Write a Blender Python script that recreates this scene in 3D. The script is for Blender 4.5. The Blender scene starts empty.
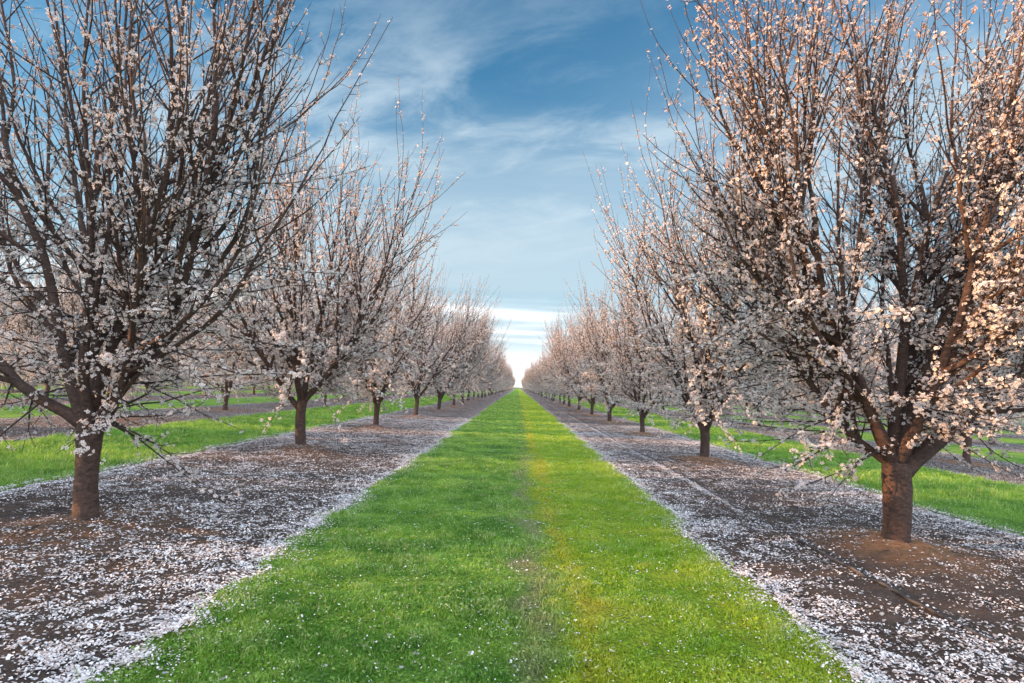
import bpy, math, random
import numpy as np
from mathutils import Matrix, Vector

S = bpy.context.scene
COL = S.collection
R = math.radians

# ------------------------------------------------------------------ camera
H = 1.25                       # eye height
F = 590.0                      # focal length in pixels of a 1024 px wide frame
cam_d = bpy.data.cameras.new('camera')
cam_d.lens = F / 1024 * 36
cam_d.sensor_width = 36
cam_d.clip_start, cam_d.clip_end = 0.05, 3000
cam = bpy.data.objects.new('camera', cam_d)
COL.objects.link(cam)
fwd = Vector((6, -45.5, -F)).normalized()          # world +Y seen from the camera (vanishing point of the lane)
rho = R(2.55)
up = Vector((math.sin(rho), math.cos(rho), 0))
up = (up - fwd * up.dot(fwd)).normalized()
rgt = fwd.cross(up)
cam.matrix_world = Matrix.Translation((0, 0, H)) @ Matrix((rgt, fwd, up)).to_4x4()
S.camera = cam

# ------------------------------------------------------------------ sky, sun, exposure
SUN_EL, SUN_AZ = R(12.0), R(-103.0)   # azimuth measured from +Y towards +X: the sun stands behind the camera to the left
sun_dir = Vector((math.sin(SUN_AZ) * math.cos(SUN_EL), math.cos(SUN_AZ) * math.cos(SUN_EL), math.sin(SUN_EL)))
sd = bpy.data.lights.new('sun', 'SUN')
sd.energy = 5.0
sd.angle = R(0.5)
sd.color = (1.0, 0.54, 0.24)
sun = bpy.data.objects.new('sun', sd)
COL.objects.link(sun)
sun.rotation_euler = sun_dir.to_track_quat('Z', 'Y').to_euler()

w = bpy.data.worlds.new('World')
S.world = w
w.use_nodes = True


class NT:
    """small helper round a node tree"""
    def __init__(self, nt):
        self.nt = nt
        nt.nodes.clear()

    def n(self, t, **kw):
        nd = self.nt.nodes.new(t)
        for k, v in kw.items():
            if k.startswith('i_'):
                nd.inputs[k[2:].replace('_', ' ')].default_value = v
            else:
                setattr(nd, k, v)
        return nd

    def l(self, a, b):
        self.nt.links.new(a, b)

    def val(self, sock, v):
        if hasattr(v, 'node'):
            self.l(v, sock)
        else:
            sock.default_value = v

    def math(self, op, a, b=0.0, clamp=False):
        m = self.n('ShaderNodeMath', operation=op, use_clamp=clamp)
        self.val(m.inputs[0], a)
        self.val(m.inputs[1], b)
        return m.outputs[0]

    def ramp(self, fac, a, b, lo=0.0, hi=1.0):
        m = self.n('ShaderNodeMapRange', interpolation_type='SMOOTHSTEP')
        self.val(m.inputs['Value'], fac)
        m.inputs['From Min'].default_value = a
        m.inputs['From Max'].default_value = b
        m.inputs['To Min'].default_value = lo
        m.inputs['To Max'].default_value = hi
        return m.outputs['Result']

    def mix(self, fac, a, b, blend='MIX'):
        m = self.n('ShaderNodeMix', data_type='RGBA', blend_type=blend)
        self.val(m.inputs[0], fac)
        self.val(m.inputs[6], a)
        self.val(m.inputs[7], b)
        return m.outputs[2]

    def noise(self, vec, scale, detail=4.0, rough=0.55, dist=0.0):
        m = self.n('ShaderNodeTexNoise')
        if vec is not None:
            self.l(vec, m.inputs['Vector'])
        m.inputs['Scale'].default_value = scale
        m.inputs['Detail'].default_value = detail
        m.inputs['Roughness'].default_value = rough
        m.inputs['Distortion'].default_value = dist
        return m.outputs['Fac']

    def mapping(self, vec, loc=(0, 0, 0), rot=(0, 0, 0), scale=(1, 1, 1)):
        m = self.n('ShaderNodeMapping')
        self.l(vec, m.inputs['Vector'])
        m.inputs['Location'].default_value = loc
        m.inputs['Rotation'].default_value = rot
        m.inputs['Scale'].default_value = scale
        return m.outputs['Vector']


def rgba(c):
    return (c[0], c[1], c[2], 1.0)


t = NT(w.node_tree)
sky = t.n('ShaderNodeTexSky', sky_type='NISHITA', sun_disc=False)
sky.sun_elevation = SUN_EL
sky.sun_rotation = SUN_AZ
sky.air_density, sky.dust_density, sky.ozone_density = 1.0, 0.6, 3.0
SKY_STRENGTH = 0.15
tc = t.n('ShaderNodeTexCoord')
sep = t.n('ShaderNodeSeparateXYZ')
t.l(tc.outputs['Generated'], sep.inputs[0])
el = sep.outputs['Z']
zz = t.math('ADD', t.math('MAXIMUM', el, 0.0), 0.12)
px = t.math('DIVIDE', sep.outputs['X'], zz)
py = t.math('DIVIDE', sep.outputs['Y'], zz)
cv = t.n('ShaderNodeCombineXYZ')
t.l(px, cv.inputs[0])
t.l(py, cv.inputs[1])
# thin cirrus drawn out diagonally
cir = t.noise(t.mapping(t.mapping(cv.outputs[0], rot=(0, 0, R(30))), loc=(3.1, 0.4, 0), scale=(0.6, 1.25, 1)), 0.9, 8.0, 0.55, 0.7)
puff = t.noise(t.mapping(t.mapping(cv.outputs[0], rot=(0, 0, R(24))), loc=(7.7, 2.9, 0), scale=(1.3, 2.0, 1)), 2.6, 9.0, 0.62, 0.4)
cirm = t.ramp(t.math('ADD', t.math('MULTIPLY', cir, 0.62), t.math('MULTIPLY', puff, 0.38)), 0.44, 0.64)
cirm = t.math('MULTIPLY', cirm, t.ramp(el, 0.60, 0.42, 0.15, 0.75))
# a grey veil lower in the sky, streaked along the horizon
veil = t.noise(t.mapping(cv.outputs[0], loc=(0.0, 5.2, 0), scale=(0.18, 0.5, 1)), 1.4, 5.0, 0.5, 0.3)
veilm = t.math('MULTIPLY', t.ramp(veil, 0.28, 0.62), t.ramp(el, 0.62, 0.22))
veilm = t.math('MULTIPLY', veilm, 0.75)
# bright cloud bank and clear strip over the horizon
bank = t.noise(t.mapping(tc.outputs['Generated'], loc=(0.35, 0, 0.0), scale=(1.6, 1.6, 22)), 1.0, 5.0, 0.55, 0.35)
bankm = t.math('MULTIPLY', t.ramp(bank, 0.40, 0.62, 0.0, 0.85), t.ramp(el, 0.155, 0.115))
low = t.math('MULTIPLY', t.ramp(el, 0.10, 0.0), 0.95)
bankm = t.math('MAXIMUM', bankm, low)
K = 1.0 / SKY_STRENGTH
teal = t.mix(1.0, sky.outputs[0], (0.27, 0.62, 0.66, 1.0), 'MULTIPLY')
c1 = t.mix(t.ramp(el, 0.50, 0.12, 0.0, 0.55), teal, rgba([v * K for v in (0.31, 0.385, 0.43)]))
c1 = t.mix(cirm, c1, rgba([v * K for v in (0.34, 0.41, 0.46)]))
c2 = t.mix(veilm, c1, rgba([v * K for v in (0.29, 0.365, 0.415)]))
c3 = t.mix(bankm, c2, rgba([v * K for v in (0.78, 0.79, 0.81)]))
# added fill light out of view, overhead and behind the camera, broken up like cloud
over = t.math('MAXIMUM', t.ramp(el, 0.66, 0.85), t.ramp(sep.outputs['Y'], 0.05, -0.35))
fill_break = t.noise(t.mapping(cv.outputs[0], loc=(1.7, 8.3, 0)), 1.1, 6.0, 0.55, 0.3)
over = t.math('MULTIPLY', over, t.ramp(fill_break, 0.30, 0.52, 0.35, 1.0))
c3 = t.mix(over, c3, rgba([v * K for v in (0.95, 1.10, 1.30)]))
bg = t.n('ShaderNodeBackground')
t.l(c3, bg.inputs['Color'])
bg.inputs['Strength'].default_value = SKY_STRENGTH
wo = t.n('ShaderNodeOutputWorld')
t.l(bg.outputs[0], wo.inputs['Surface'])

vs = S.view_settings
vs.view_transform = 'Standard'
vs.look = 'None'
vs.gamma = 1.0
vs.exposure = 1.05
vs.use_curve_mapping = False
S.cycles.max_bounces = 6
S.cycles.transparent_max_bounces = 4
S.cycles.use_denoising = True


# ------------------------------------------------------------------ materials
def new_mat(name):
    m = bpy.data.materials.new(name)
    m.use_nodes = True
    return m, NT(m.node_tree)


def finish(t, shader):
    o = t.n('ShaderNodeOutputMaterial')
    t.l(shader, o.inputs['Surface'])


def mat_bark(name, dark, light, zgrain):
    m, t = new_mat(name)
    tc = t.n('ShaderNodeTexCoord')
    oi = t.n('ShaderNodeObjectInfo')
    v = t.mapping(tc.outputs['Object'], scale=(1, 1, zgrain))
    n1 = t.noise(v, 24.0, 8, 0.72, 0.8)
    n2 = t.noise(tc.outputs['Object'], 3.0, 4, 0.6)
    c = t.mix(t.ramp(n1, 0.35, 0.68), rgba(dark), rgba(light))
    c = t.mix(t.ramp(n2, 0.45, 0.75, 0, 0.55), c, rgba([x * 0.45 for x in dark]))
    len_ = t.noise(t.mapping(tc.outputs['Object'], scale=(5, 5, 34)), 1.0, 5, 0.75)
    c = t.mix(t.ramp(len_, 0.58, 0.72, 0, 0.35), c, rgba((0.26, 0.17, 0.125)))
    n3 = t.noise(tc.outputs['Object'], 70.0, 5, 0.7)
    c = t.mix(t.ramp(n3, 0.5, 0.7, 0, 0.5), c, rgba([x * 0.4 for x in dark]))
    g = t.mix(t.ramp(oi.outputs['Random'], 0, 1, 0.0, 0.35), c, rgba((0.07, 0.055, 0.045)))
    b = t.n('ShaderNodeBsdfPrincipled')
    t.l(g, b.inputs['Base Color'])
    b.inputs['Roughness'].default_value = 0.8
    bp = t.n('ShaderNodeBump')
    bp.inputs['Strength'].default_value = 0.7
    bp.inputs['Distance'].default_value = 0.022
    t.l(n1, bp.inputs['Height'])
    t.l(bp.outputs[0], b.inputs['Normal'])
    finish(t, b.outputs[0])
    return m


BARK = mat_bark('almond_bark', (0.046, 0.025, 0.019), (0.15, 0.084, 0.060), 1.8)
TWIG = mat_bark('twig_bark', (0.034, 0.019, 0.015), (0.085, 0.046, 0.035), 0.6)


def mat_blossom():
    m, t = new_mat('blossom_petals')
    at = t.n('ShaderNodeAttribute', attribute_name='tint')
    oi = t.n('ShaderNodeObjectInfo')
    hue = t.mix(t.ramp(oi.outputs['Random'], 0, 1), rgba((0.90, 0.90, 0.92)), rgba((0.89, 0.87, 0.88)))
    c = t.mix(at.outputs['Fac'], hue, rgba((0.60, 0.31, 0.15)))  # flower centres, and the sunlit warmth painted into the upper crown
    b = t.n('ShaderNodeBsdfPrincipled')
    t.l(c, b.inputs['Base Color'])
    b.inputs['Roughness'].default_value = 0.7
    b.inputs['Specular IOR Level'].default_value = 0.2
    tr = t.n('ShaderNodeBsdfTranslucent')
    t.l(c, tr.inputs['Color'])
    mx = t.n('ShaderNodeMixShader')
    mx.inputs[0].default_value = 0.3
    t.l(b.outputs[0], mx.inputs[1])
    t.l(tr.outputs[0], mx.inputs[2])
    finish(t, mx.outputs[0])
    return m


BLOSSOM = mat_blossom()


def mat_petal_ground():
    m, t = new_mat('fallen_petals')
    at = t.n('ShaderNodeAttribute', attribute_name='tint')
    c = t.mix(at.outputs['Fac'], rgba((0.88, 0.86, 0.88)), rgba((0.46, 0.36, 0.31)))
    b = t.n('ShaderNodeBsdfPrincipled')
    t.l(c, b.inputs['Base Color'])
    b.inputs['Roughness'].default_value = 0.75
    b.inputs['Specular IOR Level'].default_value = 0.2
    finish(t, b.outputs[0])
    return m


PETALS = mat_petal_ground()


def mat_soil():
    m, t = new_mat('orchard_soil')
    tc = t.n('ShaderNodeTexCoord')
    P = tc.outputs['Object']
    dens = t.n('ShaderNodeAttribute', attribute_name='petal_cover').outputs['Fac']
    well = t.n('ShaderNodeAttribute', attribute_name='bare_well').outputs['Fac']
    n1 = t.noise(P, 2.2, 6, 0.6)
    n2 = t.noise(P, 22.0, 5, 0.65)
    n3 = t.noise(P, 90.0, 3, 0.6)
    c = t.mix(t.ramp(n1, 0.3, 0.7), rgba((0.082, 0.058, 0.047)), rgba((0.145, 0.105, 0.086)))
    c = t.mix(well, c, rgba((0.46, 0.24, 0.12)))
    c = t.mix(t.ramp(n2, 0.35, 0.7, 0.0, 0.55), c, rgba((0.045, 0.032, 0.026)))
    # single petals: voronoi cells that are kept or dropped by the local cover
    vo = t.n('ShaderNodeTexVoronoi', feature='F1')
    t.l(t.mapping(P, rot=(0, 0, 0.6), scale=(1.0, 1.25, 0.01)), vo.inputs['Vector'])
    vo.inputs['Scale'].default_value = 34.0
    vsep = t.n('ShaderNodeSeparateColor')
    t.l(vo.outputs['Color'], vsep.inputs[0])
    clump = t.noise(P, 6.0, 4, 0.65)
    local = t.math('ADD', dens, t.math('MULTIPLY', t.math('SUBTRACT', clump, 0.5), 1.7))
    keep = t.math('LESS_THAN', vsep.outputs[0], local)
    disc = t.math('LESS_THAN', vo.outputs['Distance'], t.math('ADD', 0.30, t.math('MULTIPLY', vsep.outputs[1], 0.3)))
    pm = t.math('MULTIPLY', keep, disc)
    pc = t.mix(vsep.outputs[2], rgba((0.87, 0.85, 0.87)), rgba((0.62, 0.55, 0.54)))
    c = t.mix(pm, c, pc)
    b = t.n('ShaderNodeBsdfPrincipled')
    t.l(c, b.inputs['Base Color'])
    b.inputs['Roughness'].default_value = 0.9
    b.inputs['Specular IOR Level'].default_value = 0.25
    bp = t.n('ShaderNodeBump')
    bp.inputs['Strength'].default_value = 1.0
    bp.inputs['Distance'].default_value = 0.05
    h = t.math('ADD', t.math('ADD', n2, t.math('MULTIPLY', n3, 0.5)), t.math('MULTIPLY', pm, 0.25))
    t.l(h, bp.inputs['Height'])
    t.l(bp.outputs[0], b.inputs['Normal'])
    finish(t, b.outputs[0])
    return m


SOIL = mat_soil()


def grass_colour(t, P, fine):
    """Sward colour of the mown lanes: deep green on the left of a worn wheel track, yellower on the right of it."""
    sep = t.n('ShaderNodeSeparateXYZ')
    t.l(P, sep.inputs[0])
    wob = t.math('MULTIPLY', t.math('SUBTRACT', t.noise(P, 1.1, 3, 0.6), 0.5), 0.8)
    X = t.math('ADD', sep.outputs[0], wob)
    n1 = t.noise(P, 1.6, 5, 0.6)
    n2 = t.noise(P, 9.0, 4, 0.6)
    green = t.mix(t.ramp(n1, 0.3, 0.7), rgba((0.100, 0.27, 0.030)), rgba((0.30, 0.53, 0.070)))
    green = t.mix(t.ramp(n2, 0.5, 0.75, 0, 0.7), green, rgba((0.40, 0.58, 0.14)))
    yel = t.mix(t.ramp(n1, 0.3, 0.7), rgba((0.25, 0.46, 0.022)), rgba((0.47, 0.60, 0.04)))
    yel = t.mix(t.ramp(n2, 0.5, 0.75, 0, 0.6), yel, rgba((0.55, 0.56, 0.07)))
    side = t.math('MULTIPLY', t.ramp(X, 0.12, 0.42), t.ramp(sep.outputs[0], 4.2, 3.8))
    c = t.mix(side, green, yel)
    # yellow stripes either side of the wheel track and a second, fainter one
    s1 = t.math('SUBTRACT', 1.0, t.ramp(t.math('ABSOLUTE', t.math('SUBTRACT', X, 0.40)), 0.0, 0.17))
    c = t.mix(t.math('MULTIPLY', s1, t.ramp(n1, 0.35, 0.62, 0.1, 0.8)), c, rgba((0.58, 0.52, 0.04)))
    tr = t.math('SUBTRACT', 1.0, t.ramp(t.math('ABSOLUTE', t.math('SUBTRACT', X, 0.15)), 0.02, 0.17))
    tr = t.math('MULTIPLY', t.math('MULTIPLY', tr, t.ramp(sep.outputs[1], 17.0, 5.0, 0.2, 1.0)), t.ramp(t.noise(P, 0.9, 5, 0.7), 0.36, 0.62))
    c = t.mix(t.math('MULTIPLY', tr, 0.75), c, rgba((0.40, 0.35, 0.20)))
    return c


def mat_lane():
    m, t = new_mat('grass_sward')
    tc = t.n('ShaderNodeTexCoord')
    P = tc.outputs['Object']
    c = grass_colour(t, P, False)
    fine = t.noise(t.mapping(P, scale=(1, 0.8, 1)), 55.0, 5, 0.7)
    med = t.noise(P, 14.0, 4, 0.6)
    c = t.mix(t.ramp(fine, 0.38, 0.62, 0.65, 0.0), c, rgba((0.018, 0.045, 0.009)))
    vo = t.n('ShaderNodeTexVoronoi', feature='F1')
    t.l(P, vo.inputs['Vector'])
    vo.inputs['Scale'].default_value = 24.0
    vsep = t.n('ShaderNodeSeparateColor')
    t.l(vo.outputs['Color'], vsep.inputs[0])
    cover = t.n('ShaderNodeAttribute', attribute_name='petal_cover').outputs['Fac']
    pm = t.math('MULTIPLY', t.math('LESS_THAN', vsep.outputs[0], cover),
                t.math('LESS_THAN', vo.outputs['Distance'], 0.35))
    c = t.mix(pm, c, rgba((0.80, 0.78, 0.76)))
    b = t.n('ShaderNodeBsdfPrincipled')
    t.l(c, b.inputs['Base Color'])
    b.inputs['Roughness'].default_value = 0.9
    b.inputs['Specular IOR Level'].default_value = 0.2
    bp = t.n('ShaderNodeBump')
    bp.inputs['Strength'].default_value = 1.0
    bp.inputs['Distance'].default_value = 0.05
    t.l(t.math('ADD', fine, med), bp.inputs['Height'])
    t.l(bp.outputs[0], b.inputs['Normal'])
    finish(t, b.outputs[0])
    return m


LANE = mat_lane()


def mat_blades():
    m, t = new_mat('grass_blades')
    tc = t.n('ShaderNodeTexCoord')
    at = t.n('ShaderNodeAttribute', attribute_name='tint')
    c = grass_colour(t, tc.outputs['Object'], True)
    c = t.mix(t.ramp(at.outputs['Fac'], 0.0, 0.5, 0.5, 0.0), c, rgba((0.035, 0.13, 0.014)))
    c = t.mix(t.ramp(at.outputs['Fac'], 0.62, 0.95, 0.0, 0.8), c, rgba((0.52, 0.60, 0.26)))
    b = t.n('ShaderNodeBsdfPrincipled')
    t.l(c, b.inputs['Base Color'])
    b.inputs['Roughness'].default_value = 0.55
    b.inputs['Specular IOR Level'].default_value = 0.3
    tr = t.n('ShaderNodeBsdfTranslucent')
    t.l(c, tr.inputs['Color'])
    mx = t.n('ShaderNodeMixShader')
    mx.inputs[0].default_value = 0.35
    t.l(b.outputs[0], mx.inputs[1])
    t.l(tr.outputs[0], mx.inputs[2])
    finish(t, mx.outputs[0])
    return m


BLADES = mat_blades()


def mat_field():
    m, t = new_mat('field_ground')
    tc = t.n('ShaderNodeTexCoord')
    n1 = t.noise(tc.outputs['Object'], 0.5, 6, 0.65)
    c = t.mix(t.ramp(n1, 0.4, 0.6), rgba((0.06, 0.12, 0.02)), rgba((0.16, 0.13, 0.10)))
    b = t.n('ShaderNodeBsdfPrincipled')
    t.l(c, b.inputs['Base Color'])
    b.inputs['Roughness'].default_value = 0.95
    finish(t, b.outputs[0])
    return m


FIELD = mat_field()


def mat_hose():
    m, t = new_mat('hose_plastic')
    tc = t.n('ShaderNodeTexCoord')
    n1 = t.noise(tc.outputs['Object'], 9.0, 5, 0.6)
    c = t.mix(t.ramp(n1, 0.4, 0.65), rgba((0.030, 0.028, 0.028)), rgba((0.13, 0.11, 0.10)))
    b = t.n('ShaderNodeBsdfPrincipled')
    t.l(c, b.inputs['Base Color'])
    b.inputs['Roughness'].default_value = 0.45
    finish(t, b.outputs[0])
    return m


HOSE = mat_hose()


# ------------------------------------------------------------------ mesh helpers
def make_mesh(name, verts, faces_list, mat, smooth=False, attrs=None):
    """faces_list: list of int arrays (n,k) ; attrs: {name: per-vertex floats}"""
    me = bpy.data.meshes.new(name)
    verts = np.asarray(verts, np.float32)
    loops = np.concatenate([f.reshape(-1) for f in faces_list]).astype(np.int32)
    counts = np.concatenate([np.full(len(f), f.shape[1], np.int32) for f in faces_list])
    starts = np.concatenate([[0], np.cumsum(counts)[:-1]]).astype(np.int32)
    me.vertices.add(len(verts))
    me.vertices.foreach_set('co', verts.reshape(-1))
    me.loops.add(len(loops))
    me.loops.foreach_set('vertex_index', loops)
    me.polygons.add(len(counts))
    me.polygons.foreach_set('loop_start', starts)
    me.polygons.foreach_set('loop_total', counts)
    me.update(calc_edges=True)
    me.polygons.foreach_set('use_smooth', np.full(len(counts), smooth, dtype=bool))
    if attrs:
        for k, v in attrs.items():
            a = me.attributes.new(k, 'FLOAT', 'POINT')
            a.data.foreach_set('value', np.asarray(v, np.float32))
    me.materials.append(mat)
    me.validate()
    return me


def link(name, data, parent=None):
    o = bpy.data.objects.new(name, data)
    COL.objects.link(o)
    if parent:
        o.parent = parent
    return o


def nrm(v):
    return v / np.maximum(np.linalg.norm(v, axis=-1, keepdims=True), 1e-9)


def tubes(paths, radii, sides, rng=None, rough=0.0, caps=True):
    """paths (N,S,3), radii (N,S) -> verts, list of face arrays"""
    N, Sg, _ = paths.shape
    tan = np.gradient(paths, axis=1)
    tan = nrm(tan)
    ref = np.where(np.abs(tan[:, :1, 2:3]) > 0.8, np.array([1.0, 0.1, 0.0]), np.array([0.0, 0.1, 1.0]))
    ref = np.broadcast_to(ref, tan.shape)
    a = nrm(np.cross(tan, ref))
    b = np.cross(tan, a)
    th = np.linspace(0, 2 * np.pi, sides, endpoint=False)
    rr = radii[:, :, None, None]
    if rng is not None and rough > 0:
        rr = rr * (1 + rough * (rng.random((N, Sg, sides, 1)) - 0.5))
    v = paths[:, :, None, :] + rr * (a[:, :, None, :] * np.cos(th)[None, None, :, None] + b[:, :, None, :] * np.sin(th)[None, None, :, None])
    idx = np.arange(N * Sg * sides).reshape(N, Sg, sides)
    nx = np.roll(idx, -1, axis=2)
    f = np.stack([idx[:, :-1], nx[:, :-1], nx[:, 1:], idx[:, 1:]], axis=-1).reshape(-1, 4)
    fl = [f]
    if caps:
        fl.append(idx[:, -1, :].reshape(N, sides))
    return v.reshape(-1, 3), fl


def merge(parts):
    vs_, fs, off = [], [], 0
    for v, fl in parts:
        vs_.append(v)
        fs += [f + off for f in fl]
        off += len(v)
    return np.concatenate(vs_), fs


# ------------------------------------------------------------------ almond trees
def walk(rng, start, direc, length, nseg, wobble, trop, tropdir=(0, 0, 1)):
    """grow N limbs from start along direc; bends towards tropdir"""
    N = len(start)
    pts = np.zeros((N, nseg + 1, 3))
    pts[:, 0] = start
    d = nrm(direc)
    td = np.asarray(tropdir, float)
    step = (length / nseg)[:, None]
    for i in range(nseg):
        d = nrm(d + rng.normal(0, wobble, (N, 3)) + td * trop)
        pts[:, i + 1] = pts[:, i] + d * step
    return pts


def sample(paths, radii, idx, tt):
    """point, tangent, radius at parameter tt of path idx"""
    Sg = paths.shape[1] - 1
    u = np.clip(tt, 0, 0.9999) * Sg
    i = u.astype(int)
    fr = (u - i)[:, None]
    p0, p1 = paths[idx, i], paths[idx, i + 1]
    r = radii[idx, i] * (1 - fr[:, 0]) + radii[idx, i + 1] * fr[:, 0]
    return p0 + (p1 - p0) * fr, nrm(p1 - p0), r


def branch_dir(rng, tan, angle, outward=None, bias=0.0):
    rnd = rng.normal(0, 1, tan.shape)
    if outward is not None:
        rnd = rnd + outward * bias
    perp = nrm(rnd - tan * np.sum(rnd * tan, axis=1, keepdims=True))
    return tan * np.cos(angle)[:, None] + perp * np.sin(angle)[:, None]


def taper(r0, r1, n):
    u = np.linspace(0, 1, n)[None, :]
    return r0[:, None] * (1 - u) + r1[:, None] * u


def flowers(rng, pos, axis, size):
    """five-petalled flowers: (n*20) verts, (n*5) quads"""
    n = len(pos)
    ref = rng.normal(0, 1, (n, 3))
    u = nrm(ref - axis * np.sum(ref * axis, axis=1, keepdims=True))
    v = np.cross(axis, u)
    out = np.zeros((n, 5, 4, 3), np.float32)
    tint = np.zeros((n, 5, 4), np.float32)
    cup = rng.uniform(-0.15, 1.0, n)
    base_t = rng.uniform(0.0, 0.07, n)
    for k in range(5):
        a = 2 * np.pi * k / 5 + rng.normal(0, 0.12, n)
        ca, sa = np.cos(a)[:, None], np.sin(a)[:, None]
        rad = u * ca + v * sa
        sid = -u * sa + v * ca
        s = (size * rng.uniform(0.85, 1.1, n))[:, None]
        c = (cup * rng.uniform(0.7, 1.3, n))[:, None]
        out[:, k, 0] = pos + rad * s * 0.06
        out[:, k, 1] = pos + rad * s * 0.62 + sid * s * 0.38 + axis * s * c * 0.5
        out[:, k, 2] = pos + rad * s * 1.0 + axis * s * c * 0.75
        out[:, k, 3] = pos + rad * s * 0.62 - sid * s * 0.38 + axis * s * c * 0.5
        tint[:, k, 0] = 0.7
        for q in (1, 2, 3):
            tint[:, k, q] = base_t
    return out.reshape(-1, 3), np.arange(n * 20).reshape(-1, 4), tint.reshape(-1)


def almond(seed, limbs=None, fork=0.95, r_trunk=0.079, dense=1.0, spread=1.0, tall=1.0, lean=(0, 0), nbig=9, n3=12, bare=0.45, sun_tint_share=0.68):
    """returns (trunk mesh, crown twig mesh, blossom mesh). limbs: (azimuth deg, tilt deg, length, radius, start height)"""
    rng = np.random.default_rng(seed)
    # trunk
    S0 = 15
    zz = np.linspace(-0.06, fork, S0)
    tp = np.zeros((1, S0, 3))
    tp[0, :, 2] = zz
    ph = rng.uniform(0, 6.28, 4)
    tp[0, :, 0] = 0.018 * np.sin(zz * 4 + ph[0]) + lean[0] * zz
    tp[0, :, 1] = 0.018 * np.sin(zz * 3.4 + ph[1]) + lean[1] * zz
    prof = 1.0 + 0.5 * np.exp(-np.maximum(zz, 0) / 0.06) + 0.05 * np.sin(zz * 9 + ph[2]) + 0.10 * np.exp(-((zz - fork + 0.03) / 0.16) ** 2)
    prof = np.where(zz > fork - 0.02, prof * 0.9, prof)
    parts = [tubes(tp, (r_trunk * prof)[None, :], 16, rng, 0.10)]
    top = tp[0, -1]
    # scaffold limbs
    if limbs is None:
        n = int(rng.integers(4, 6))
        az0 = rng.uniform(0, 360)
        limbs = [(az0 + 360 / n * k + rng.uniform(-18, 18), rng.uniform(30, 50) * spread, rng.uniform(1.9, 2.4) * tall,
                  rng.uniform(0.040, 0.054), fork - rng.uniform(0.02, 0.22)) for k in range(n)]
        limbs.append((az0 + 40, rng.uniform(8, 18), 2.1 * tall, 0.048, fork - 0.04))
    L = np.array(limbs, float)
    az, ti = np.radians(L[:, 0]), np.radians(L[:, 1])
    d1 = np.stack([np.sin(az) * np.sin(ti), np.cos(az) * np.sin(ti), np.cos(ti)], 1)
    st = np.stack([np.interp(L[:, 4], zz, tp[0, :, 0]), np.interp(L[:, 4], zz, tp[0, :, 1]), L[:, 4]], 1)
    p1 = walk(rng, st, d1, L[:, 2], 12, 0.085, 0.055)
    r1 = taper(L[:, 3], np.full(len(L), 0.022), 13)
    r1[:, 0] *= 1.25
    r1[:, 1] *= 1.1
    parts.append(tubes(p1, r1, 9, rng, 0.12))
    # secondaries
    n2 = int(nbig)
    i2 = np.repeat(np.arange(len(L)), n2)
    t2 = np.tile(np.linspace(0.22, 1.0, n2), len(L)) + rng.uniform(-0.05, 0.05, len(i2))
    t2 = np.clip(t2, 0.1, 0.99)
    s2, tan2, rr2 = sample(p1, r1, i2, t2)
    outw = s2 * np.array([1, 1, 0])
    ang = np.where(t2 > 0.9, rng.uniform(0.05, 0.35, len(i2)), rng.uniform(0.4, 0.95, len(i2)))
    d2 = branch_dir(rng, tan2, ang, nrm(outw + 1e-4), 0.9)
    len2 = rng.uniform(1.2, 2.0, len(i2)) * (1.08 - 0.25 * t2) * tall
    p2 = walk(rng, s2, d2, len2, 9, 0.075, 0.16)
    r2 = taper(np.minimum(rr2 * 0.7, 0.026), np.full(len(i2), 0.0062 + 0.0012 * (nbig > 9)), 10)
    parts.append(tubes(p2, r2, 6, rng, 0.1))
    trunk = merge(parts)

    # shoots
    i3 = np.repeat(np.arange(len(i2)), n3)
    t3 = np.tile(np.linspace(0.12, 1.0, n3), len(i2)) + rng.uniform(-0.06, 0.06, len(i3))
    t3 = np.clip(t3, 0.05, 0.99)
    s3, tan3, rr3 = sample(p2, r2, i3, t3)
    ang = np.where(t3 > 0.9, rng.uniform(0.0, 0.3, len(i3)), rng.uniform(0.35, 0.9, len(i3)))
    d3 = branch_dir(rng, tan3, ang, nrm(s3 * np.array([1, 1, 0]) + 1e-4), 0.35)
    hi = np.clip((s3[:, 2] - 1.6) / 2.2, 0, 1)
    len3 = rng.uniform(0.4, 1.1, len(i3)) * (0.72 + 0.62 * hi) * np.where(t3 > 0.9, 1.25, 1.0) * tall
    p3 = walk(rng, s3, d3, len3, 6, 0.07, 0.12)
    r3 = taper(np.minimum(rr3 * 0.75, 0.0085), np.full(len(i3), 0.0022), 7)
    # drooping inner twigs low on the scaffolds
    n3b = 26
    ib = np.repeat(np.arange(len(L)), n3b)
    tb = rng.uniform(0.10, 0.80, len(ib))
    sb, tanb, rb = sample(p1, r1, ib, tb)
    db = branch_dir(rng, tanb, rng.uniform(0.9, 1.7, len(ib)), nrm(sb * np.array([1, 1, 0]) + 1e-4), 1.0)
    lenb = rng.uniform(0.4, 1.45, len(ib))
    pb = walk(rng, sb, db, lenb, 6, 0.12, -0.005)
    rbb = taper(np.full(len(ib), 0.0075), np.full(len(ib), 0.002), 7)
    P3 = np.concatenate([p3, pb])
    R3 = np.concatenate([r3, rbb])
    # spurs on shoots, secondaries
    def spurs(paths, radii, n, lo, hi_, l0, l1):
        ii = np.repeat(np.arange(len(paths)), n)
        tt = rng.uniform(lo, hi_, len(ii))
        s, tn, r = sample(paths, radii, ii, tt)
        d = branch_dir(rng, tn, rng.uniform(0.5, 1.2, len(ii)))
        ln = rng.uniform(l0, l1, len(ii)) * (1.15 - 0.6 * tt)
        return walk(rng, s, d, ln, 3, 0.13, 0.05)
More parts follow.
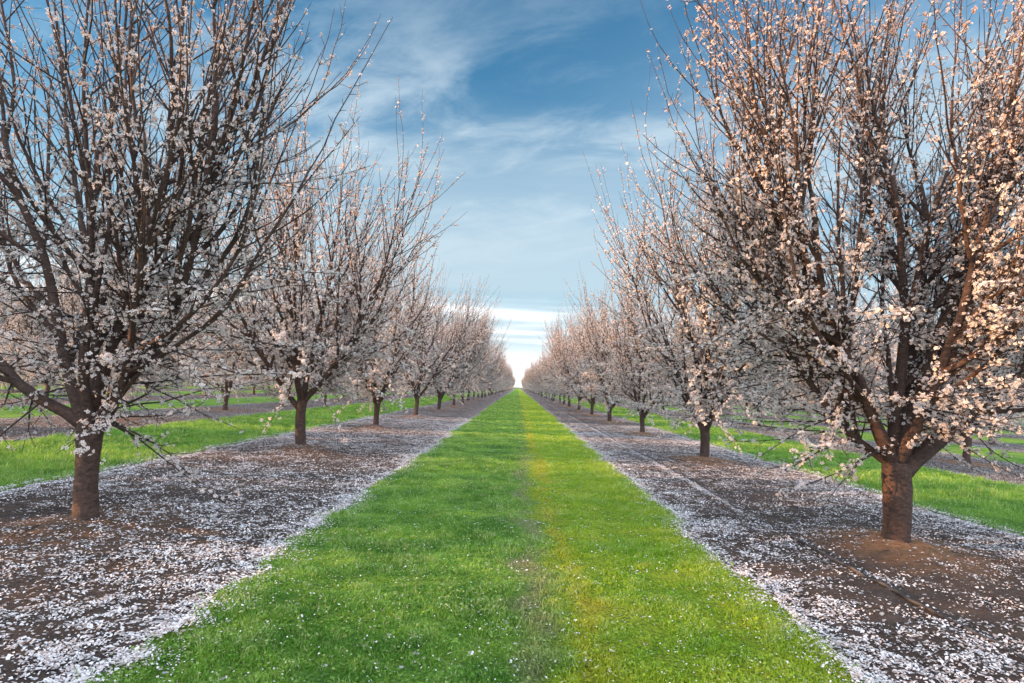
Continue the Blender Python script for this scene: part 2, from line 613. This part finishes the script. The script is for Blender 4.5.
    p4 = np.concatenate([spurs(P3, R3, 5, 0.08, 0.92, 0.05, 0.24), spurs(p2, r2, 10, 0.1, 0.95, 0.05, 0.26), spurs(p1, r1, 12, 0.25, 0.95, 0.06, 0.3), spurs(pb, rbb, 6, 0.1, 0.95, 0.06, 0.25)])
    r4 = taper(np.full(len(p4), 0.0032), np.full(len(p4), 0.0016), 4)
    crown = merge([tubes(P3, R3, 4), tubes(p4, r4, 3)])

    # flowers
    def along(paths, per_m, lo, hi_, off):
        ln = np.linalg.norm(np.diff(paths, axis=1), axis=2).sum(1) * (hi_ - lo)
        k = rng.poisson(ln * per_m * dense / 2.3)
        ii = np.repeat(np.arange(len(paths)), k)
        tt = rng.uniform(lo, hi_, len(ii))
        m = rng.choice([1, 2, 3, 4], len(ii), p=[0.3, 0.28, 0.24, 0.18])
        ii, tt = np.repeat(ii, m), np.clip(np.repeat(tt, m) + rng.normal(0, 0.006, m.sum()), 0, 0.9999)
        s, tn, _ = sample(paths, np.ones(paths.shape[:2]), ii, tt)
        ax = branch_dir(rng, tn, rng.uniform(0.6, 1.6, len(ii)))
        # open more to the sky than to the ground
        ax = nrm(ax + np.array([0, 0, 0.25]))
        return s + ax * rng.uniform(0.008, off, (len(ii), 1)), ax
    fl = [along(p4, 36, 0.1, 1.0, 0.024), along(P3, 17, 0.05, 0.97, 0.026), along(p2, 12, 0.15, 1.0, 0.035), along(pb, 26, 0.1, 1.0, 0.032)]
    fp = np.concatenate([a for a, _ in fl])
    fa = np.concatenate([a for _, a in fl])
    # the topmost whips carry mostly buds
    hgt = np.clip((fp[:, 2] - 3.6) / 2.4, 0, 1)
    keep = rng.random(len(fp)) > bare * hgt
    fp, fa = fp[keep], fa[keep]
    size = rng.uniform(0.016, 0.024, len(fp)) * np.where(rng.random(len(fp)) < 0.22, 0.55, 1.0)
    # warm sunlight on the tree tops, painted into the colour of the high flowers
    sun_tinted = rng.random(len(fp)) < np.clip((fp[:, 2] - 2.7) / 2.0, 0, 1) * sun_tint_share
    size = np.where(sun_tinted, size * 0.9, size)
    if nbig > 9:
        size = size * 0.74
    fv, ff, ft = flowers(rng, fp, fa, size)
    ft = np.where(np.repeat(sun_tinted, 20), np.maximum(ft, np.repeat(rng.uniform(0.3, 0.9, len(fp)), 20)), ft)
    tm = make_mesh('trunk', trunk[0], trunk[1], BARK, smooth=True)
    cm = make_mesh('crown', crown[0], crown[1], TWIG, smooth=True)
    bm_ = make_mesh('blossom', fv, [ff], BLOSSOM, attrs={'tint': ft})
    print('tree', seed, len(fp), np.percentile(np.hypot(fp[:, 0], fp[:, 1]), [50, 95]).round(2), np.percentile(fp[:, 2], [2, 50, 95, 99.8]).round(2))
    return tm, cm, bm_


def place_tree(kind, x, y, rz, s, label, group, tilt=(0, 0)):
    root = bpy.data.objects.new('almond_tree', None)
    COL.objects.link(root)
    root.empty_display_size = 0.3
    root.location = (x, y, 0)
    root.rotation_euler = (tilt[0], tilt[1], rz)
    root.scale = (s, s, s)
    root['label'] = label
    root['category'] = 'tree'
    root['group'] = group
    link('trunk', kind[0], root)
    c = link('crown', kind[1], root)
    link('blossom', kind[2], c)
    return root


# azimuth: 0 = away from the camera (+Y), 90 = right (+X)
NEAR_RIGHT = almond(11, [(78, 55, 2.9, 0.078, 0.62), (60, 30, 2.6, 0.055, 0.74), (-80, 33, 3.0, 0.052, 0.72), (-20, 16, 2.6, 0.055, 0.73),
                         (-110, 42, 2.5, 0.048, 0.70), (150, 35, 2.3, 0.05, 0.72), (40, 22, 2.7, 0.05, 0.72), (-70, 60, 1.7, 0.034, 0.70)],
                    fork=0.74, r_trunk=0.106, dense=1.5, tall=1.14, nbig=11, n3=13, bare=0.0, sun_tint_share=0.92)
NEAR_LEFT = almond(23, [(85, 34, 2.9, 0.050, 0.74), (70, 13, 2.8, 0.046, 0.79), (-70, 20, 2.8, 0.048, 0.72), (-88, 48, 2.7, 0.044, 0.77),
                        (-20, 28, 2.4, 0.040, 0.70), (170, 30, 2.3, 0.040, 0.74), (105, 58, 1.9, 0.03, 0.66)],
                   fork=0.82, r_trunk=0.082, dense=0.95, tall=1.16, nbig=9.5, n3=9, bare=0.3)
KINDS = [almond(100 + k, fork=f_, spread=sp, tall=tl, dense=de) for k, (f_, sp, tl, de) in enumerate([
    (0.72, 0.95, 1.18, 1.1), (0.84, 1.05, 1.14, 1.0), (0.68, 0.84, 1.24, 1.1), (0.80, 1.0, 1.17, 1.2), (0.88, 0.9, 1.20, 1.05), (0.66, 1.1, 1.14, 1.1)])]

ORD = ['', 'first', 'second', 'third', 'fourth', 'fifth', 'sixth', 'seventh', 'eighth', 'ninth', 'tenth', 'eleventh', 'twelfth',
       'thirteenth', 'fourteenth', 'fifteenth', 'sixteenth', 'seventeenth', 'eighteenth', 'nineteenth', 'twentieth']
TREES = []          # (x, y) of trunks, for soil mounds
rnd = random.Random(5)


def pick():
    return KINDS[rnd.randrange(len(KINDS))], rnd.uniform(0, 6.283), rnd.uniform(0.88, 1.08)


# the two rows flanking the lane
LEFT_Y = [4.66, 10.30, 15.6, 21.2]
RIGHT_Y = [5.25, 11.40, 17.7, 23.3]
LEFT_X = [-3.28, -3.72, -3.68, -3.6]
RIGHT_X = [3.30, 3.58, 3.74, 3.65]
while len(LEFT_Y) < 54:
    LEFT_Y.append(LEFT_Y[-1] + 5.6 + rnd.uniform(-.15, .15))
    LEFT_X.append(-3.58 + rnd.uniform(-.1, .1))
    RIGHT_Y.append(RIGHT_Y[-1] + 5.6 + rnd.uniform(-.15, .15))
    RIGHT_X.append(3.58 + rnd.uniform(-.1, .1))
G_L, G_R = 'almond trees in the row left of the grass lane', 'almond trees in the row right of the grass lane'
first_l = {0: 'large dark almond tree nearest on the left, many limbs fanning from a slim trunk',
           1: 'almond tree behind the big dark left one, slim straight trunk under steep limbs',
           2: 'third almond tree of the left row, a straight brown trunk under tall pale shoots'}
first_r = {0: 'largest almond tree, nearest on the right, thick reddish trunk and heavy limb leaning right',
           1: 'almond tree standing just behind the big reddish one on the right',
           2: 'third almond tree of the right row, blossom hanging down around its short trunk'}
for side, XS, YS, G, first in (('left', LEFT_X, LEFT_Y, G_L, first_l), ('right', RIGHT_X, RIGHT_Y, G_R, first_r)):
    for i, (x, y) in enumerate(zip(XS, YS)):
        k, rz, s = pick()
        tilt = (rnd.uniform(-.02, .02), rnd.uniform(-.03, .03))
        if i == 0:
            k, rz, s = (NEAR_LEFT if side == 'left' else NEAR_RIGHT), 0.0, 1.0
            tilt = (0, R(-7.5)) if side == 'left' else (0, R(2))
        if i == 1 and side == 'left':
            rz += 2.6
        if i in first:
            lab = first[i]
        elif i < 20:
            lab = f'{ORD[i + 1]} almond tree from the camera in the row just {side} of the lane'
        else:
            lab = f'tiny far almond tree where the row {side} of the lane meets the horizon'
        place_tree(k, x, y, rz, s, lab, G, tilt)
        TREES.append((x, y))
# the two trees beside the camera whose outer twigs reach into the picture's edges
BESIDE = almond(61, [(2, 66, 3.0, 0.045, 0.9), (-8, 60, 2.9, 0.045, 0.88), (0, 45, 2.9, 0.055, 0.9), (100, 40, 2.3, 0.05, 0.85), (-100, 40, 2.3, 0.05, 0.85),
                     (180, 40, 2.3, 0.05, 0.86), (10, 15, 2.4, 0.05, 0.9)], fork=0.92, spread=1.2, dense=0.8)
for side, x, y, rz in (('left', -3.62, -0.35, -0.42), ('right', 3.5, -0.4, 0.42)):
    k, s = BESIDE, 1.04
    place_tree(k, x, y, rz, s, f'almond tree beside the camera, only its outer twigs reaching in at the {side} edge', G_L if side == 'left' else G_R)
    TREES.append((x, y))
# rows further out
for row, (xr, y0, n) in enumerate(((10.15, 13.5, 33), (16.8, 20.5, 24), (23.4, 27.0, 18), (30.0, 33.0, 10))):
    for side in (-1, 1):
        sd_ = 'left' if side < 0 else 'right'
        start = y0 + rnd.uniform(-1.5, 1.5)
        if side < 0:
            start -= 5.6 * (3 if row == 0 else 4 if row == 1 else 2)      # these stand to the left of the frame and shade it
        cnt = n + (3 if side < 0 else 0)
        vis = 0
        for i in range(cnt):
            x, y = side * xr + rnd.uniform(-.15, .15), start + 5.6 * i + rnd.uniform(-.2, .2)
            k, rz, s = pick()
            grp = f'almond trees in the {ORD[row + 2]} row {sd_} of the grass lane'
            infr = y > abs(x) / 0.9
            if infr:
                vis += 1
            if row == 0 and infr and vis <= 10:
                lab = f'{ORD[vis]} visible almond tree in the second row {sd_} of the central lane'
            elif infr:
                lab = f'almond tree half hidden behind nearer ones in the {ORD[row + 2]} row to the {sd_}'
            else:
                lab = f'almond tree standing just outside the picture in the {ORD[row + 2]} row to the {sd_}'
            place_tree(k, x, y, rz, s, lab, grp, (rnd.uniform(-.02, .02), rnd.uniform(-.03, .03)))
            TREES.append((x, y))
TREES = np.array(TREES)


def orchard_beyond():
    """the rest of the orchard, too far off and too many to tell apart: one mass of blossom, twigs and trunks"""
    rng = np.random.default_rng(303)
    src = []
    for k in KINDS[:3]:
        n = len(k[2].vertices)
        co = np.zeros(n * 3, np.float32)
        k[2].vertices.foreach_get('co', co)
        src.append(co.reshape(-1, 20, 3).mean(1))
    spots = []
    for r_ in range(5):
        for sgn in (-1, 1):
            for i in range(16):
                x = sgn * (36.6 + 6.65 * r_)
                spots.append((x, abs(x) / 0.9 + 5.6 * i))
    for y in np.arange(305, 400, 12):
        for x in (-17, -10.2, -3.6, 3.6, 10.2, 17):
            spots.append((x, y))
    P, TR = [], []
    for x, y in spots:
        c = src[rng.integers(3)]
        c = c[rng.integers(0, len(c), 2200)] * rng.uniform(0.92, 1.06)
        a = rng.uniform(0, 6.283)
        ca, sa = math.cos(a), math.sin(a)
        P.append(np.stack([c[:, 0] * ca - c[:, 1] * sa + x, c[:, 0] * sa + c[:, 1] * ca + y, c[:, 2]], 1))
        TR.append([[x, y, z] for z in (-0.05, 0.5, 1.0, 1.8)])
    P = np.concatenate(P)
    n = len(P)
    u = nrm(rng.normal(0, 1, (n, 3)))
    v = nrm(np.cross(u, rng.normal(0, 1, (n, 3))))
    s = rng.uniform(0.03, 0.06, (n, 1))
    q = np.stack([P - u * s, P + v * s * 0.7, P + u * s, P - v * s * 0.7], 1).reshape(-1, 3)
    tv, tf = tubes(np.array(TR), np.tile(np.array([0.13, 0.11, 0.11, 0.07]), (len(TR), 1)), 6)
    me = make_mesh('orchard_beyond', np.concatenate([q, tv]), [np.arange(4 * n).reshape(-1, 4)] + [f + 4 * n for f in tf], BLOSSOM,
                   attrs={'tint': np.concatenate([np.repeat(rng.choice([0.05, 0.9], n, p=[0.7, 0.3]), 4), np.ones(len(tv))])})
    me.materials.append(BARK)
    mi = np.zeros(len(me.polygons), np.int32)
    mi[n:] = 1
    me.polygons.foreach_set('material_index', mi)
    o = link('orchard_beyond', me)
    o['kind'] = 'stuff'
    o['category'] = 'orchard'
    o['label'] = 'distant blossoming orchard seen as one pale mass between the nearer rows'


orchard_beyond()


# ------------------------------------------------------------------ ground
def vnoise(x, y, scale, seed):
    """smooth value noise on arrays"""
    r = np.random.default_rng(seed)
    tab = r.random((256, 256))
    u, v = x * scale, y * scale
    i, j = np.floor(u).astype(int), np.floor(v).astype(int)
    fu, fv = u - i, v - j
    fu, fv = fu * fu * (3 - 2 * fu), fv * fv * (3 - 2 * fv)
    g = lambda a, b: tab[a % 256, b % 256]
    return (g(i, j) * (1 - fu) + g(i + 1, j) * fu) * (1 - fv) + (g(i, j + 1) * (1 - fu) + g(i + 1, j + 1) * fu) * fv


PER, HALF = 6.65, 1.66          # lane period and half width


def edge_dist(x, y):
    """signed distance to the nearest ragged lane edge: positive over soil"""
    m = np.abs(((x + PER / 2) % PER) - PER / 2)
    rag = (vnoise(x, y, 1.3, 3) - 0.5) * 0.16 + (vnoise(x, y, 5.0, 4) - 0.5) * 0.10
    return m - HALF + rag


def well_mask(x, y):
    o = np.zeros_like(x)
    near = TREES[(np.abs(TREES[:, 1]) < 60) & (np.abs(TREES[:, 0]) < 12)]
    for tx, ty in near:
        amp = 1.0 if tx > 0 else 0.45
        d = np.hypot((x - tx - 0.05) / 0.8, (y - ty) / 0.95)
        o = np.maximum(o, amp * np.clip(1.25 - d / 0.78, 0, 1))
    return o * np.clip(0.45 + 1.3 * vnoise(x, y, 3.0, 9), 0, 1)


def soil_h(x, y):
    h = 0.012 + 0.022 * (vnoise(x, y, 2.2, 5) - 0.5) + 0.022 * (vnoise(x, y, 8.0, 6) - 0.5)
    near = TREES[(np.abs(TREES[:, 1]) < 60) & (np.abs(TREES[:, 0]) < 12)]
    for tx, ty in near:
        d2 = (x - tx) ** 2 + (y - ty) ** 2
        h = h + 0.085 * np.exp(-d2 / 0.22)
    e = edge_dist(x, y)
    return h * np.clip((e + 0.05) / 0.25, 0, 1)


def cover(x, y):
    """share of the soil hidden by fallen petals"""
    e = edge_dist(x, y)
    c = 0.15 + 0.20 * (vnoise(x, y, 0.9, 7) - 0.5) + 0.30 * (vnoise(x, y, 3.2, 8) - 0.5)
    c = c + 0.20 * np.clip((x > 0) * 1.0, 0, 1) * np.clip((np.abs(x) - 3.6) / 1.0, 0, 1)
    c = np.where(x < 0, c + 0.04, c) + 0.26 * np.clip((y - 6) / 14, 0, 1)
    c = c + 0.95 * np.exp(-((e - 0.02) / 0.085) ** 2) + 0.12 * np.exp(-((e - 0.25) / 0.3) ** 2)
    c = c + 0.9 * np.exp(-((x - 2.49) / 0.05) ** 2) * np.clip((y - 5.5) / 2, 0, 1)
    c = c * (1 - 0.85 * well_mask(x, y))
    c = np.where(e < -0.08, np.maximum(0.022, 0.7 * np.exp((e + 0.02) / 0.11)), c)
    return np.clip(c, 0, 1)


def strip(name, x0, x1, ys, nx, zf, mat, z0=0.0):
    xs = np.linspace(x0, x1, nx)
    X, Y = np.meshgrid(xs, ys)
    Z = zf(X, Y) + z0 if zf else np.full_like(X, z0)
    v = np.stack([X, Y, Z], -1).reshape(-1, 3)
    idx = np.arange(len(v)).reshape(X.shape)
    f = np.stack([idx[:-1, :-1], idx[:-1, 1:], idx[1:, 1:], idx[1:, :-1]], -1).reshape(-1, 4)
    me = make_mesh(name, v, [f], mat, smooth=True, attrs={'petal_cover': cover(X, Y).reshape(-1), 'bare_well': well_mask(X, Y).reshape(-1)})
    o = link(name, me)
    o['kind'] = 'structure'
    return o


def yspace(y0, y1, d0, g):
    ys = [y0]
    while ys[-1] < y1:
        ys.append(ys[-1] + max(d0, g * max(ys[-1], 0)))
    return np.array(ys)


v = np.array([[-1500, -300, -0.03], [1500, -300, -0.03], [1500, 2500, -0.03], [-1500, 2500, -0.03]], float)
g = link('ground', make_mesh('ground', v, [np.array([[0, 1, 2, 3]])], FIELD))
g['kind'] = 'structure'
YN = yspace(-8, 420, 0.05, 0.010)
YF = yspace(-8, 420, 0.3, 0.02)
for k in range(-5, 6):
    c = k * PER
    near_ = abs(k) <= 1
    if k == 0 or abs(k) <= 4:
        strip('grass_lane', c - HALF - 0.12, c + HALF + 0.12, YN if k == 0 else YF, 60 if k == 0 else 16,
              lambda X, Y: 0.004 + 0.02 * (vnoise(X, Y, 1.5, 12) - 0.5) * np.clip(-edge_dist(X, Y) / 0.3, 0, 1) - 0.03 * np.clip((edge_dist(X, Y) - 0.0) / 0.06, 0, 1), LANE)
for k in (-4, -3, -2, -1, 0, 1, 2, 3):
    c = (k + 0.5) * PER
    hw = PER / 2 - HALF + 0.1
    near_ = k in (-1, 0)
    strip('soil_strip', c - hw, c + hw, YN if near_ else YF, 72 if near_ else 24, soil_h if near_ else None, SOIL, z0=-0.002 if near_ else 0.0)


# ------------------------------------------------------------------ fallen petals, grass blades
prng = np.random.default_rng(77)


def petal_field(name, x0, x1, y0, y1, per_m2, floor_=0.0):
    n = int((x1 - x0) * (y1 - y0) * per_m2)
    # denser towards the camera
    u = prng.random(n)
    y = y0 * (y1 / y0) ** u
    x = prng.uniform(x0, x1, n)
    infr = np.abs(x) < 0.93 * y + 0.4
    x, y = x[infr], y[infr]
    c = cover(x, y)
    cl = vnoise(x, y, 8.0, 31) * 0.5 + vnoise(x, y, 22.0, 32) * 0.5
    keep = prng.random(len(x)) < np.clip(c * np.clip((cl - 0.36) * 5.0, 0.16, 2.0) , floor_, 1)
    x, y = x[keep], y[keep]
    e = edge_dist(x, y)
    z = np.where(e > -0.02, np.maximum(soil_h(x, y), 0.004) + 0.004, 0.012 + 0.03 * prng.random(len(x)))
    n = len(x)
    a = prng.uniform(0, 6.283, n)
    s = prng.uniform(0.0048, 0.0092, n) * np.where(prng.random(n) < 0.10, 1.6, 1.0) * np.where(e < -0.1, 0.62, 1.0)
    tx = np.stack([np.cos(a), np.sin(a), prng.normal(0, 0.28, n)], 1)
    ty = np.stack([-np.sin(a), np.cos(a), prng.normal(0, 0.28, n)], 1)
    p = np.stack([x, y, z], 1)
    up_ = np.array([0, 0, 1.0])
    s = s[:, None]
    curl = prng.uniform(0.1, 0.6, (n, 1))
    q = np.stack([p - tx * s, p + ty * s * 0.75 + up_ * s * curl, p + tx * s * 1.1 + up_ * s * curl * 0.6, p - ty * s * 0.75 + up_ * s * curl], 1)
    tint = np.repeat(prng.random(n) ** 1.8, 4)
    me = make_mesh(name, q.reshape(-1, 3), [np.arange(4 * n).reshape(-1, 4)], PETALS, attrs={'tint': tint})
    o = link(name, me)
    o['kind'] = 'stuff'
    o['label'] = 'white and pinkish almond petals fallen over the bare soil and grass edges'
    o['category'] = 'petals'
    return o


petal_field('fallen_petals', -5.3, 5.3, 2.1, 22.0, 5600)


def blade_field(name, cx, y0, y1, n, hgt, wid):
    u = prng.random(n)
    y = y0 * (y1 / y0) ** u
    x = cx + prng.uniform(-HALF - 0.12, HALF + 0.12, n)
    ok = (np.abs(x) < 0.93 * y + 0.4) & (edge_dist(x, y) < prng.normal(-0.07, 0.05, n))
    # worn wheel track in the middle lane
    if cx == 0:
        worn = np.clip((19 - y) / 12, 0.15, 1) * np.exp(-((x - 0.15 + (vnoise(x, y, 1.1, 21) - .5) * .3) / 0.16) ** 2) * np.clip(vnoise(x, y, 0.8, 22) * 2.6 - 0.6, 0, 1)
        ok &= prng.random(n) > 1.0 * worn
    tuft = vnoise(x, y, 5.0, 23) * 0.55 + vnoise(x, y, 14.0, 24) * 0.45
    tuft = np.clip((tuft - 0.5) * 1.7 + 0.5, 0, 1)
    ok &= prng.random(n) < 0.25 + 1.2 * tuft
    x, y, tuft = x[ok], y[ok], tuft[ok]
    n = len(x)
    sc = np.clip(y / 6.0, 1.0, 9.0)
    hh = hgt * (0.25 + 1.35 * tuft) * prng.uniform(0.6, 1.3, n)
    ww = wid * sc * prng.uniform(0.7, 1.3, n)
    a = prng.uniform(0, 6.283, n)
    la = prng.uniform(0, 6.283, n)
    ll = prng.uniform(0.2, 1.1, n) * hh
    p = np.stack([x, y, np.full(n, 0.0)], 1)
    wv = np.stack([np.cos(a), np.sin(a), np.zeros(n)], 1) * ww[:, None]
    lv = np.stack([np.cos(la) * ll, np.sin(la) * ll, np.zeros(n)], 1)
    mid = p + lv * 0.35
    mid[:, 2] += hh * 0.65
    tip = p + lv
    tip[:, 2] += hh * 0.95
    vv = np.stack([p - wv, p + wv, mid + wv * 0.7, mid - wv * 0.7, tip], 1).reshape(-1, 3)
    vv, nb = vv, n
    # broad weed and clover leaflets among the blades
    m = n // 5
    pk = prng.integers(0, n, m)
    q = p[pk] + np.stack([prng.normal(0, .02, m), prng.normal(0, .02, m), hh[pk] * prng.uniform(0.4, 1.0, m)], 1)
    la2 = nrm(np.stack([prng.normal(0, 1, m), prng.normal(0, 1, m), prng.normal(0, .35, m)], 1))
    lb2 = nrm(np.cross(la2, np.stack([prng.normal(0, .45, m), prng.normal(0, .45, m), np.ones(m)], 1)))
    ls = (prng.uniform(0.005, 0.011, m) * sc[pk] ** 0.8)[:, None]
    lv4 = np.stack([q - la2 * ls, q + lb2 * ls * 0.7, q + la2 * ls, q - lb2 * ls * 0.7], 1).reshape(-1, 3)
    vv = np.concatenate([vv, lv4])
    leaf_q = nb * 5 + np.arange(4 * m).reshape(-1, 4)
    leaf_t = np.repeat(np.clip(prng.normal(0.30 + 0.42 * tuft[pk], 0.28, m), 0, 1), 4)
    b = np.arange(n)[:, None] * 5
    quads = b + np.array([[0, 1, 2, 3]])
    tris = b + np.array([[3, 2, 4]])
    tint = np.repeat(np.clip(prng.normal(0.30 + 0.42 * tuft, 0.2, n), 0, 1), 5)
    me = make_mesh(name, vv, [quads, tris, leaf_q], BLADES, attrs={'tint': np.concatenate([tint, leaf_t])})
    o = link(name, me)
    o['kind'] = 'stuff'
    o['category'] = 'grass'
    return o


blade_field('grass', 0.0, 2.1, 90.0, 450000, 0.027, 0.0029)['label'] = 'short mown grass of the central lane, deep green left and yellow green right'
blade_field('grass', -PER, 5.0, 70.0, 100000, 0.05, 0.0030)['label'] = 'mown green grass of the lane behind the left row of trees'
blade_field('grass', PER, 5.0, 70.0, 100000, 0.05, 0.0030)['label'] = 'mown green grass of the lane behind the right row of trees'

# dry twigs and prunings lying on the bare soil
n = 900
ty = 2.2 * (16 / 2.2) ** prng.random(n)
tx = prng.choice([-1, 1], n) * prng.uniform(1.75, 5.0, n)
ta = prng.uniform(0, 6.283, n)
tl = prng.uniform(0.03, 0.16, n) * np.where(prng.random(n) < 0.12, 2.2, 1.0)
ts = np.linspace(-0.5, 0.5, 4)[None, :]
bend = prng.normal(0, 0.12, (n, 1)) * tl[:, None] * np.array([[0, 1, 1, 0]])
lx = tx[:, None] + np.cos(ta)[:, None] * ts * tl[:, None] - np.sin(ta)[:, None] * bend
ly = ty[:, None] + np.sin(ta)[:, None] * ts * tl[:, None] + np.cos(ta)[:, None] * bend
lz = np.maximum(soil_h(lx, ly), 0.003) + 0.004 + np.abs(prng.normal(0, 0.004, lx.shape))
tv, tf = tubes(np.stack([lx, ly, lz], -1), np.repeat(prng.uniform(0.0012, 0.0032, (n, 1)), 4, 1), 4)
o = link('twig_litter', make_mesh('twig_litter', tv, tf, TWIG))
o['kind'] = 'stuff'
o['category'] = 'twigs'
o['label'] = 'thin dry twigs scattered over the bare soil under the trees'

# ------------------------------------------------------------------ drip hose along the right-hand row
ys = np.concatenate([np.arange(1.0, 14, 0.12), np.arange(14, 130, 0.6)])
xs = 2.56 + 0.03 * np.sin(ys * 0.8) + 0.05 * (vnoise(ys, ys * 0, 0.35, 41) - 0.5) + 0.02 * np.sin(ys * 2.3 + 1)
hp = np.stack([xs, ys, soil_h(xs, ys) + 0.008 + 0.006 * np.sin(ys * 1.7)], 1)[None]
hv, hf = tubes(hp, np.full((1, len(ys)), 0.0105), 8)
h = link('drip_hose', make_mesh('drip_hose', hv, hf, HOSE, smooth=True))
h['label'] = 'dark plastic drip hose lying along the petal-strewn soil beside the right row'
h['category'] = 'hose'
